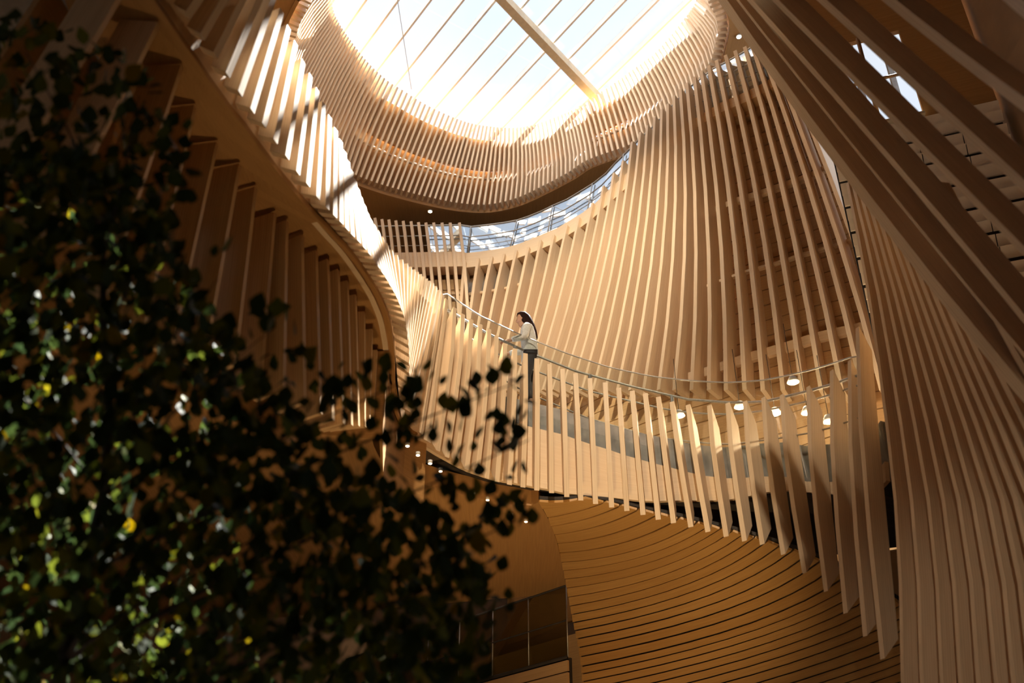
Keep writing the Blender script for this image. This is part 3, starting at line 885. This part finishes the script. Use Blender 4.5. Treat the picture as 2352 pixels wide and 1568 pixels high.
# the partition runs away to the left
pA = atZ(1300, 1342, ZLOW); pB = atZ(1040, 1430, ZLOW)
gd = (pB - pA).normalized()
def gpt(s, z): return Vector((pA.x + gd.x * s, pA.y + gd.y * s + 0.02, z))
zl = atPlane(1330, 1500, pA, Vector((-gd.y, gd.x, 0))).z
ncol = 7; wdt = 0.95
for c in range(0, ncol):
    for (z0, z1) in ((zl + 0.02, (zl + ZLOW) / 2 - 0.01), ((zl + ZLOW) / 2 + 0.01, ZLOW - 0.02)):
        sheet('pane', [[gpt(c * wdt + 0.015, z1), gpt((c + 1) * wdt - 0.015, z1)], [gpt(c * wdt + 0.015, z0), gpt((c + 1) * wdt - 0.015, z0)]], 'tint_glass', GW, 0.012, Vector((gd.y, -gd.x, 0)))
    if c >= 0: tube('mullion', [gpt(c * wdt, zl), gpt(c * wdt, ZLOW)], 0.012, 'steel', GW, 6)
tube('transom', [gpt(0.02, (zl + ZLOW) / 2), gpt(ncol * wdt, (zl + ZLOW) / 2)], 0.014, 'dark', GW, 6)
tube('head_rail', [gpt(0.02, ZLOW - 0.01), gpt(ncol * wdt, ZLOW - 0.01)], 0.02, 'dark', GW, 6)
tube('foot_rail', [gpt(0.02, zl), gpt(ncol * wdt, zl)], 0.03, 'dark', GW, 6)
bn = Vector((gd.y, -gd.x, 0))
if bn.y < 0: bn = -bn
LWB = empty('plank_wall', (-1.5, YG, 4.5), 'brown horizontal plank wall below the tinted glass', 'wall panelling')
z = zl - 0.05
for k in range(16):
    for c in range(4):
        u0, u1 = 0.02 + c * 2.0, 0.02 + (c + 1) * 2.0 - 0.01
        sheet('plank', [[gpt(u0, z), gpt(u1, z)], [gpt(u0, z - 0.17), gpt(u1, z - 0.17)]], 'oak', LWB, 0.04, bn)
    z -= 0.195
sheet('backing', [[gpt(0.02, zl) + bn * 0.06, gpt(7, zl) + bn * 0.06], [gpt(0.02, 0.0) + bn * 0.06, gpt(7, 0) + bn * 0.06]], 'dark', LWB, 0.05, bn)
sheet('room_back', [[gpt(-2, ZLOW + .3) + bn * 3, gpt(9, ZLOW + .3) + bn * 3], [gpt(-2, 2) + bn * 3, gpt(9, 2) + bn * 3]], 'soffit', GW, 0.1, bn)

# ------------------------------------------------------------------ room seen behind the walkway rail
def room_lamp(p, name='pendant_lamp', label='', grp=None):
    o = empty(name, p, label, 'lamp', grp)
    tube('shade', [p, p + Vector((0, 0, 0.10))], [0.10, 0.05], 'white_paint', o, 12)
    tube('bulb', [p + Vector((0, 0, -0.015)), p + Vector((0, 0, 0.03))], 0.06, 'lamp', o, 10)
    tube('cord', [p + Vector((0, 0, 0.10)), p + Vector((0, 0, 1.1))], 0.005, 'dark', o, 6)
    return o

# ------------------------------------------------------------------ downlights
def downlight(p, label, grp, r=0.022):
    o = empty('downlight', p, label, 'lamp', grp)
    tube('trim_ring', [p + Vector((0, 0, -0.012)), p + Vector((0, 0, 0.03))], r * 1.3, 'white_paint', o, 12)
    tube('lens', [p + Vector((0, 0, -0.018)), p + Vector((0, 0, -0.008))], r, 'lamp', o, 12)
    return o
NTH = ['first', 'second', 'third', 'fourth', 'fifth', 'sixth', 'seventh', 'eighth', 'ninth']
for q_, (x, y) in enumerate(((936, 1022), (960, 1043), (988, 1062), (1012, 1080), (1035, 1099), (1088, 1130), (1120, 1146), (1175, 1183), (1208, 1196))):
    downlight(atZ(x, y, ZLOW - 0.03), 'tiny downlight in the low brown soffit, ' + NTH[q_] + ' from the left in the curved row', 'downlights in the low soffit')
downlight(atZ(1008, 1222, ZLOW - 0.03), 'tiny downlight in the low brown soffit, upper of two apart from the row', 'downlights in the low soffit')
downlight(atZ(998, 1295, ZLOW - 0.03), 'tiny downlight in the low brown soffit, lower of two apart from the row', 'downlights in the low soffit')
downlight(atZ(988, 485, ZR - 0.08), 'lit downlight in the brown ceiling below the round ring', 'ceiling lights', 0.06)
downlight(atZ(1697, 84, ZR - 0.08), 'lit downlight in the ceiling right of the round ring', 'ceiling lights', 0.06)

# ------------------------------------------------------------------ room behind the walkway, lamps
ROOM = empty('wall_inner', (3.5, 16, 6.5), 'warm lit inner wall seen behind the walkway rail', None, None, 'structure')
seg = ES[20:]
nsg = NE[20:]
for k in range(0, len(seg) - 2, 2):
    r0 = [seg[q].at(9.7) + nsg[q] * 1.6 for q in (k, k + 1, k + 2)]
    r1 = [Vector((p.x, p.y, 7.7)) for p in r0]
    sheet('wall_panel', [r0, r1], 'fascia' if k % 4 else 'oak', ROOM, 0.08, [nsg[k:k + 3]] * 2)
def glow(p, e, col=(1.0, 0.72, 0.42), r=0.08, parent=None):
    l = bpy.data.lights.new('lamp_glow', 'POINT'); l.energy = e; l.color = col; l.shadow_soft_size = r
    o = bpy.data.objects.new('lamp_glow', l); COL.objects.link(o)
    if parent: o.parent = parent; o.location = Vector(p) - world(parent)
    else: o.location = p
    return o
ORD = ['first', 'second', 'third', 'fourth', 'fifth', 'sixth', 'seventh', 'eighth', 'ninth']
for q_, (x, y, yy) in enumerate(((1560, 955, 14.6), (1700, 935, 14.2), (1781, 950, 14.0), (1822, 878, 13.6), (1855, 948, 13.2), (1905, 968, 12.6))):
    p = atY(x, y, yy)
    o = room_lamp(p, 'pendant_lamp', 'warm pendant lamp behind the walkway rail, ' + ORD[q_] + ' from the left', 'pendant lamps behind the walkway')
    glow(p - Vector((0, 0, 0.12)), 60, parent=o)

def uplight(p, target, e, label, angle=80, col=(1.0, 0.66, 0.32)):  # warm fixture added out of view to brighten canopy, boards and soffit
    o = empty('added_uplight', p, label, 'lamp')
    tube('housing', [p, p + Vector((0, 0, 0.22))], [0.16, 0.14], 'dark', o, 14)
    tube('lens', [p + Vector((0, 0, 0.215)), p + Vector((0, 0, 0.225))], 0.11, 'lamp', o, 14)
    l = bpy.data.lights.new('uplight_beam', 'SPOT'); l.energy = e; l.color = col; l.spot_size = R(angle); l.spot_blend = 0.8; l.shadow_soft_size = 0.1
    q = bpy.data.objects.new('uplight_beam', l); COL.objects.link(q); q.parent = o
    q.location = Vector((0, 0, 0.3))
    q.rotation_euler = (Vector(target) - p).to_track_quat('-Z', 'Y').to_euler()
    return o
def added_spot(p, target, e, label, angle=40, col=(1.0, 0.84, 0.62)):  # added fixture, unseen, lifts the walkway and the tall screen
    o = empty('added_spotlight', p, label, 'lamp')
    d = (Vector(target) - p).normalized()
    tube('stem', [p, p - Vector((0, 0, 0.25))], 0.02, 'dark', o, 8)
    h = p - Vector((0, 0, 0.3))
    tube('housing', [h - d * 0.12, h + d * 0.16], [0.08, 0.11], 'dark', o, 12)
    tube('lens', [h + d * 0.155, h + d * 0.165], 0.09, 'lamp', o, 12)
    l = bpy.data.lights.new('spot_beam', 'SPOT'); l.energy = e; l.color = col; l.spot_size = R(angle); l.spot_blend = 0.9; l.shadow_soft_size = 0.15
    q = bpy.data.objects.new('spot_beam', l); COL.objects.link(q); q.parent = o
    q.location = h + d * 0.25 - p
    q.rotation_euler = d.to_track_quat('-Z', 'Y').to_euler()
    return o
added_spot(Vector((0.0, -2.0, 21.9)), Vector((0.9, 12.6, 7.8)), 11000, 'added unseen ceiling spotlight brightening the curved walkway', 24)
added_spot(Vector((-1.5, 8.5, 21.9)), Vector((0.8, 20.5, 15.0)), 9500, 'added unseen ceiling spotlight brightening the tall slatted screen', 50)
uplight(Vector((0.2, 8.6, 0.0)), Vector((1.0, 14.0, 6.2)), 1000, 'added unseen floor uplight brightening the ribbed canopy', 52)
uplight(Vector((-0.7, 6.6, 0.0)), Vector((-2.0, 9.0, 6.8)), 260, 'added unseen floor uplight brightening the upright boards')
uplight(Vector((-1.4, 8.2, 0.0)), Vector((-1.2, 12.5, 7.0)), 260, 'added unseen floor uplight brightening the brown soffit')

def added_flood(p, target, e, label, angle=24, col=(1.0, 0.92, 0.80)):  # fixture added behind the viewer as fill for the slatted flank
    o = empty('added_floodlight', p, label, 'lamp')
    d = (Vector(target) - p).normalized()
    tube('bracket', [p - Vector((0, 0.2, 0)), p], 0.03, 'dark', o, 8)
    tube('housing', [p - d * 0.1, p + d * 0.18], [0.12, 0.16], 'dark', o, 12)
    tube('lens', [p + d * 0.175, p + d * 0.185], 0.13, 'lamp', o, 12)
    l = bpy.data.lights.new('flood_beam', 'SPOT'); l.energy = e; l.color = col; l.spot_size = R(angle); l.spot_blend = 0.9; l.shadow_soft_size = 0.25
    q = bpy.data.objects.new('flood_beam', l); COL.objects.link(q); q.parent = o
    q.location = d * 0.28
    q.rotation_euler = d.to_track_quat('-Z', 'Y').to_euler()
added_flood(Vector((-1.5, -8.75, 4.2)), Vector((4.7, 8.4, 3.9)), 1300, 'added unseen wall floodlight brightening the close slatted flank', 15, (1.0, 0.86, 0.66))

# ------------------------------------------------------------------ person at the rail
pi_ = NEAR + 52
PF = fl_i[pi_] + NW[pi_] * 0.26 + Vector((0, 0, dkz[pi_]))
PF = Vector((atY(1216, 930, PF.y).x, PF.y, PF.z))
HEAD = atY(1212, 719, PF.y).z
PH = HEAD - PF.z
ps = PH / 1.72
PERS = empty('person', PF, 'person in a pale grey jacket and dark trousers leaning at the glass rail', 'person')
M['skin'] = plain('skin', (0.55, 0.31, 0.20), 0.5, 0, 0.06, 20)
M['jacket'] = plain('pale_grey_jacket_cloth', (0.62, 0.62, 0.61), 0.85, 0, 0.12, 40)
M['trousers'] = plain('dark_trouser_cloth', (0.045, 0.045, 0.055), 0.85, 0, 0.2, 40)
M['hair'] = plain('dark_brown_hair', (0.030, 0.014, 0.011), 0.7, 0, 0.3, 60, spec=0.03)
M['shoe'] = plain('black_shoe', (0.02, 0.02, 0.02), 0.4, 0, 0.2, 20)
def skin_mesh(name, nodes, edges, mat, parent, root=0, sub=2):
    me = bpy.data.meshes.new(name)
    me.from_pydata([Vector(n[:3]) * ps for n in nodes], edges, [])
    o = bpy.data.objects.new(name, me); COL.objects.link(o); o.parent = parent
    sk = o.modifiers.new('skin', 'SKIN'); sk.use_smooth_shade = True
    if not me.skin_vertices: me.skin_vertices.new()
    for i, n in enumerate(nodes):
        r_ = n[3]
        me.skin_vertices[0].data[i].radius = (r_ * ps, (n[4] if len(n) > 4 else r_) * ps)
        me.skin_vertices[0].data[i].use_root = (i == root)
    ss = o.modifiers.new('sub', 'SUBSURF'); ss.levels = sub; ss.render_levels = sub
    me.materials.append(M[mat])
    return o
# facing -x; the near (camera) side is -y; body leans a little forward
def chain(nodes, edges, start, pts):
    k = start
    for p in pts:
        nodes.append(p); edges.append((k, len(nodes) - 1)); k = len(nodes) - 1
    return k
N_, E_ = [(0.02, 0, 0.95, 0.115, 0.14)], []
sp = chain(N_, E_, 0, [(0.01, 0, 1.12, 0.10, 0.125), (-0.01, 0, 1.28, 0.11, 0.145), (-0.04, 0, 1.40, 0.075, 0.12)])
nk = chain(N_, E_, sp, [(-0.075, 0, 1.475, 0.045), (-0.095, 0, 1.52, 0.047)])
hd = chain(N_, E_, nk, [(-0.115, 0, 1.575, 0.078, 0.072), (-0.11, 0, 1.645, 0.088, 0.078), (-0.10, 0, 1.69, 0.055)])
chain(N_, E_, nk + 1, [(-0.205, 0, 1.565, 0.014)])               # nose
chain(N_, E_, nk, [(-0.165, 0, 1.515, 0.028)])                    # chin
chain(N_, E_, nk + 1, [(-0.10, 0.082, 1.59, 0.014)]); chain(N_, E_, nk + 1, [(-0.10, -0.082, 1.59, 0.014)])   # ears
hands = []
for sy, reach in ((-1, (-0.36, -0.20, 1.06)), (1, (-0.40, 0.16, 1.03))):
    wr = chain(N_, E_, sp, [(-0.035, sy * 0.17, 1.38, 0.052), (-0.06, sy * 0.21, 1.14, 0.040), (reach[0] + 0.06, reach[1], reach[2] + 0.03, 0.027), (reach[0], reach[1], reach[2], 0.034, 0.018)])
    for f in range(4):
        oy = (f - 1.5) * 0.018
        ln = (0.06, 0.07, 0.065, 0.05)[f]
        chain(N_, E_, wr, [(reach[0] - 0.03, reach[1] + oy, reach[2] + 0.004, 0.0085), (reach[0] - 0.03 - ln * 0.5, reach[1] + oy, reach[2] - 0.008, 0.008), (reach[0] - 0.03 - ln * 0.7, reach[1] + oy, reach[2] - 0.035, 0.007)])
    chain(N_, E_, wr, [(reach[0] - 0.005, reach[1] - sy * 0.035, reach[2] - 0.012, 0.009), (reach[0] - 0.03, reach[1] - sy * 0.042, reach[2] - 0.035, 0.008)])
for sy, kx, fx in ((-1, -0.05, 0.03), (1, 0.03, 0.10)):
    an = chain(N_, E_, 0, [(0.02, sy * 0.085, 0.86, 0.085), (kx, sy * 0.09, 0.48, 0.055), (fx, sy * 0.09, 0.09, 0.034)])
    chain(N_, E_, an, [(fx - 0.03, sy * 0.09, 0.035, 0.03), (fx - 0.16, sy * 0.10, 0.025, 0.025)])
skin_mesh('body', N_, E_, 'skin', PERS)
N2, E2 = [(0.02, 0, 0.68, 0.165, 0.19)], []
s2 = chain(N2, E2, 0, [(0.02, 0, 0.95, 0.145, 0.175), (0.01, 0, 1.12, 0.135, 0.16), (-0.01, 0, 1.28, 0.14, 0.17), (-0.035, 0, 1.40, 0.10, 0.15), (-0.06, 0, 1.455, 0.065, 0.07)])
for sy, reach in ((-1, (-0.36, -0.20, 1.06)), (1, (-0.40, 0.16, 1.03))):
    chain(N2, E2, s2 - 1, [(-0.035, sy * 0.175, 1.375, 0.075), (-0.06, sy * 0.215, 1.14, 0.062), (reach[0] + 0.08, reach[1], reach[2] + 0.04, 0.043)])
skin_mesh('jacket', N2, E2, 'jacket', PERS)
N3, E3 = [(0.02, 0, 0.92, 0.11, 0.135)], []
for sy, kx, fx in ((-1, -0.05, 0.03), (1, 0.03, 0.10)):
    chain(N3, E3, 0, [(0.02, sy * 0.088, 0.84, 0.10), (kx, sy * 0.09, 0.48, 0.075), (fx, sy * 0.09, 0.10, 0.06)])
skin_mesh('trousers', N3, E3, 'trousers', PERS)
hp = [(-0.178, 1.655, 0.012), (-0.165, 1.672, 0.045), (-0.135, 1.668, 0.078), (-0.095, 1.650, 0.098), (-0.055, 1.610, 0.100), (-0.015, 1.545, 0.088), (0.03, 1.46, 0.076), (0.065, 1.36, 0.066), (0.09, 1.25, 0.054), (0.10, 1.17, 0.036), (0.10, 1.12, 0.008)]
tube('hair', [PF + Vector((x, 0, z)) * ps for x, z, r_ in hp], [r_ * ps for x, z, r_ in hp], 'hair', PERS, 14)
for sy, fx in ((-1, 0.03), (1, 0.10)):
    skin_mesh('shoe', [(fx + 0.02, sy * 0.09, 0.045, 0.045), (fx - 0.08, sy * 0.095, 0.04, 0.042), (fx - 0.18, sy * 0.10, 0.032, 0.032)], [(0, 1), (1, 2)], 'shoe', PERS)

# ------------------------------------------------------------------ tree in the foreground
def leaf_mat():
    m, t, b = newmat('birch_leaf')
    at = t.nodes.new('ShaderNodeAttribute'); at.attribute_name = 'tone'
    rp = t.nodes.new('ShaderNodeValToRGB')
    e = rp.color_ramp.elements
    e[0].position = 0.0; e[0].color = (0.030, 0.050, 0.020, 1)
    e[1].position = 1.0; e[1].color = (0.32, 0.21, 0.03, 1)
    for pos, c in ((0.45, (0.060, 0.090, 0.025, 1)), (0.75, (0.15, 0.175, 0.03, 1)), (0.92, (0.22, 0.21, 0.03, 1))):
        q = e.new(pos); q.color = c
    t.links.new(at.outputs['Fac'], rp.inputs['Fac'])
    dk = t.nodes.new('ShaderNodeHueSaturation'); dk.inputs['Value'].default_value = 0.55
    t.links.new(rp.outputs['Color'], dk.inputs['Color']); t.links.new(dk.outputs[0], b.inputs['Base Color'])
    b.inputs['Roughness'].default_value = 0.6
    b.inputs['Specular IOR Level'].default_value = 0.07
    tr = t.nodes.new('ShaderNodeBsdfTranslucent'); mx = t.nodes.new('ShaderNodeMixShader'); mx.inputs[0].default_value = 0.35
    hs = t.nodes.new('ShaderNodeHueSaturation'); hs.inputs['Value'].default_value = 0.75; hs.inputs['Saturation'].default_value = 1.1
    t.links.new(rp.outputs['Color'], hs.inputs['Color']); t.links.new(hs.outputs[0], tr.inputs['Color'])
    out = t.nodes['Material Output']
    t.links.new(b.outputs[0], mx.inputs[1]); t.links.new(tr.outputs[0], mx.inputs[2]); t.links.new(mx.outputs[0], out.inputs['Surface'])
    return m
M['leaf'] = leaf_mat()
M['bark'] = plain('dark_birch_bark', (0.045, 0.035, 0.028), 0.8, 0, 0.4, 14)
leaf_v = [(0, 0, 0), (-0.30, 0.22, 0.05), (-0.42, 0.48, 0.07), (-0.26, 0.78, 0.03), (0, 1.05, -0.06), (0.26, 0.78, 0.03), (0.42, 0.48, 0.07), (0.30, 0.22, 0.05), (0, 0.5, -0.03)]
leaf_f = [(0, 8, 1), (1, 8, 2), (2, 8, 3), (3, 8, 4), (4, 8, 5), (5, 8, 6), (6, 8, 7), (7, 8, 0)]
def inpoly(x, y, P):
    c = False; j = len(P) - 1
    for i in range(len(P)):
        if (P[i][1] > y) != (P[j][1] > y) and x < (P[j][0] - P[i][0]) * (y - P[i][1]) / (P[j][1] - P[i][1]) + P[i][0]: c = not c
        j = i
    return c
dense = [(-150, 430), (120, 340), (250, 390), (380, 470), (410, 600), (500, 730), (600, 880), (700, 980), (800, 1090), (900, 1130), (1050, 1210), (1120, 1290), (1130, 1400), (1100, 1650), (-150, 1650)]
medium = [(-150, 40), (110, 50), (330, 160), (350, 250), (430, 330), (440, 470), (300, 470), (-150, 450)]
sparse = [(560, 690), (640, 690), (720, 850), (860, 830), (960, 830), (1000, 900), (960, 1000), (1050, 900), (1180, 850), (1235, 930), (1190, 1030), (1235, 1170), (1225, 1220), (1130, 1250), (1180, 1400), (1130, 1420), (1100, 1300), (900, 1150), (750, 1000), (600, 880)]
def sample(P, n, t0, t1):
    xs = [p[0] for p in P]; ys_ = [p[1] for p in P]
    out = []
    while len(out) < n:
        x, y = random.uniform(min(xs), max(xs)), random.uniform(min(ys_), max(ys_))
        if inpoly(x, y, P): out.append(atT(x, y, random.uniform(t0, t1)))
    return out
pos = sample(dense, 5200, 3.8, 5.8) + sample(medium, 420, 4.2, 5.6) + sample(sparse, 230, 4.4, 5.4)
pos += [atT(x, y, 4.6) for x, y in ((108, 95), (105, 170), (505, 575), (490, 590), (430, 300), (395, 300), (1180, 875), (1160, 860), (1215, 925), (1090, 905), (1085, 925), (1010, 885), (1150, 1040), (1175, 1030), (1190, 1210), (1225, 1205), (300, 100 + 100))]
TREE_BASE = Vector((-2.0, 4.35, 0))
TREE = empty('birch_tree', TREE_BASE, 'dark leafy birch tree out of focus in the left foreground', 'tree')
# trunk and branches
tr_top = atT(235, 420, 4.9)
trunk = [TREE_BASE, TREE_BASE + Vector((0.03, 0.02, 1.5)), atT(240, 1120, 4.75), atT(238, 850, 4.8), tr_top]
trunk = resample(trunk, n=14)
tube('trunk', trunk, [0.055 - 0.0032 * k for k in range(14)], 'bark', TREE, 8)
tips = [(60, 120, 4.9), (320, 220, 4.8), (420, 420, 4.7), (500, 640, 4.6), (620, 760, 4.7), (700, 930, 4.8), (960, 860, 4.9), (1180, 880, 4.9), (1215, 1010, 4.9), (1200, 1190, 4.8), (1120, 1300, 4.6),
        (1000, 1400, 4.7), (800, 1150, 4.4), (600, 1060, 4.3), (500, 900, 4.3), (350, 700, 4.2), (60, 560, 4.4), (-60, 800, 4.6), (20, 1000, 4.2), (420, 1250, 4.1), (700, 1400, 4.5), (900, 1250, 4.9), (350, 1450, 4.2), (60, 1380, 4.3)]
for (x, y, t_) in tips:
    tip = atT(x, y, t_)
    zt = max(1.0, min(trunk[-1].z - 0.2, tip.z - 0.45 * math.hypot(tip.x - trunk[6].x, tip.y - trunk[6].y) - 0.15))
    k = min(range(14), key=lambda q: abs(trunk[q].z - zt))
    a = trunk[k]
    m1 = a.lerp(tip, 0.45) + Vector((random.uniform(-.05, .05), random.uniform(-.08, .08), 0.06))
    pts = resample([a, m1, tip], n=7)
    ln = (tip - a).length
    r0 = 0.006 + 0.0025 * ln
    br = tube('branch', pts, [r0 * (1 - 0.13 * q) for q in range(7)], 'bark', TREE, 6)
order = sorted(range(len(pos)), key=lambda q: (pos[q] - CAM).length)
near = set(order[:300])
SV, SF, ST = [], [], []
def leaf_xf(p):
    sc = random.uniform(0.055, 0.105)
    rot = Matrix.Rotation(random.uniform(0, 6.283), 3, 'Z') @ Matrix.Rotation(random.uniform(0.5, 2.6), 3, 'X') @ Matrix.Rotation(random.uniform(-0.7, 0.7), 3, 'Y')
    return sc, rot
variants = []
for k in range(12):
    me = bpy.data.meshes.new('leaf')
    me.from_pydata([Vector(v) for v in leaf_v], [], leaf_f)
    at_ = me.attributes.new('tone', 'FLOAT', 'POINT')
    tone = random.random() ** 1.6
    at_.data.foreach_set('value', [tone] * len(leaf_v))
    me.polygons.foreach_set('use_smooth', [True] * len(me.polygons))
    me.materials.append(M['leaf']); variants.append(me)
for q, p in enumerate(pos):
    sc, rot = leaf_xf(p)
    if q in near:
        o = bpy.data.objects.new('leaf', random.choice(variants)); COL.objects.link(o); o.parent = TREE
        o.location = p - TREE_BASE; o.rotation_euler = rot.to_euler(); o.scale = (sc, sc, sc)
    else:
        b0 = len(SV); tone = random.random() ** 1.6
        for v in leaf_v:
            SV.append(p - TREE_BASE + rot @ (Vector(v) * sc)); ST.append(tone)
        SF += [tuple(b0 + z for z in f) for f in leaf_f]
me = bpy.data.meshes.new('foliage')
me.from_pydata(SV, [], SF)
at_ = me.attributes.new('tone', 'FLOAT', 'POINT'); at_.data.foreach_set('value', ST)
me.polygons.foreach_set('use_smooth', [True] * len(me.polygons))
me.materials.append(M['leaf'])
fo = bpy.data.objects.new('foliage', me); COL.objects.link(fo); fo.parent = TREE; fo['kind'] = 'stuff'
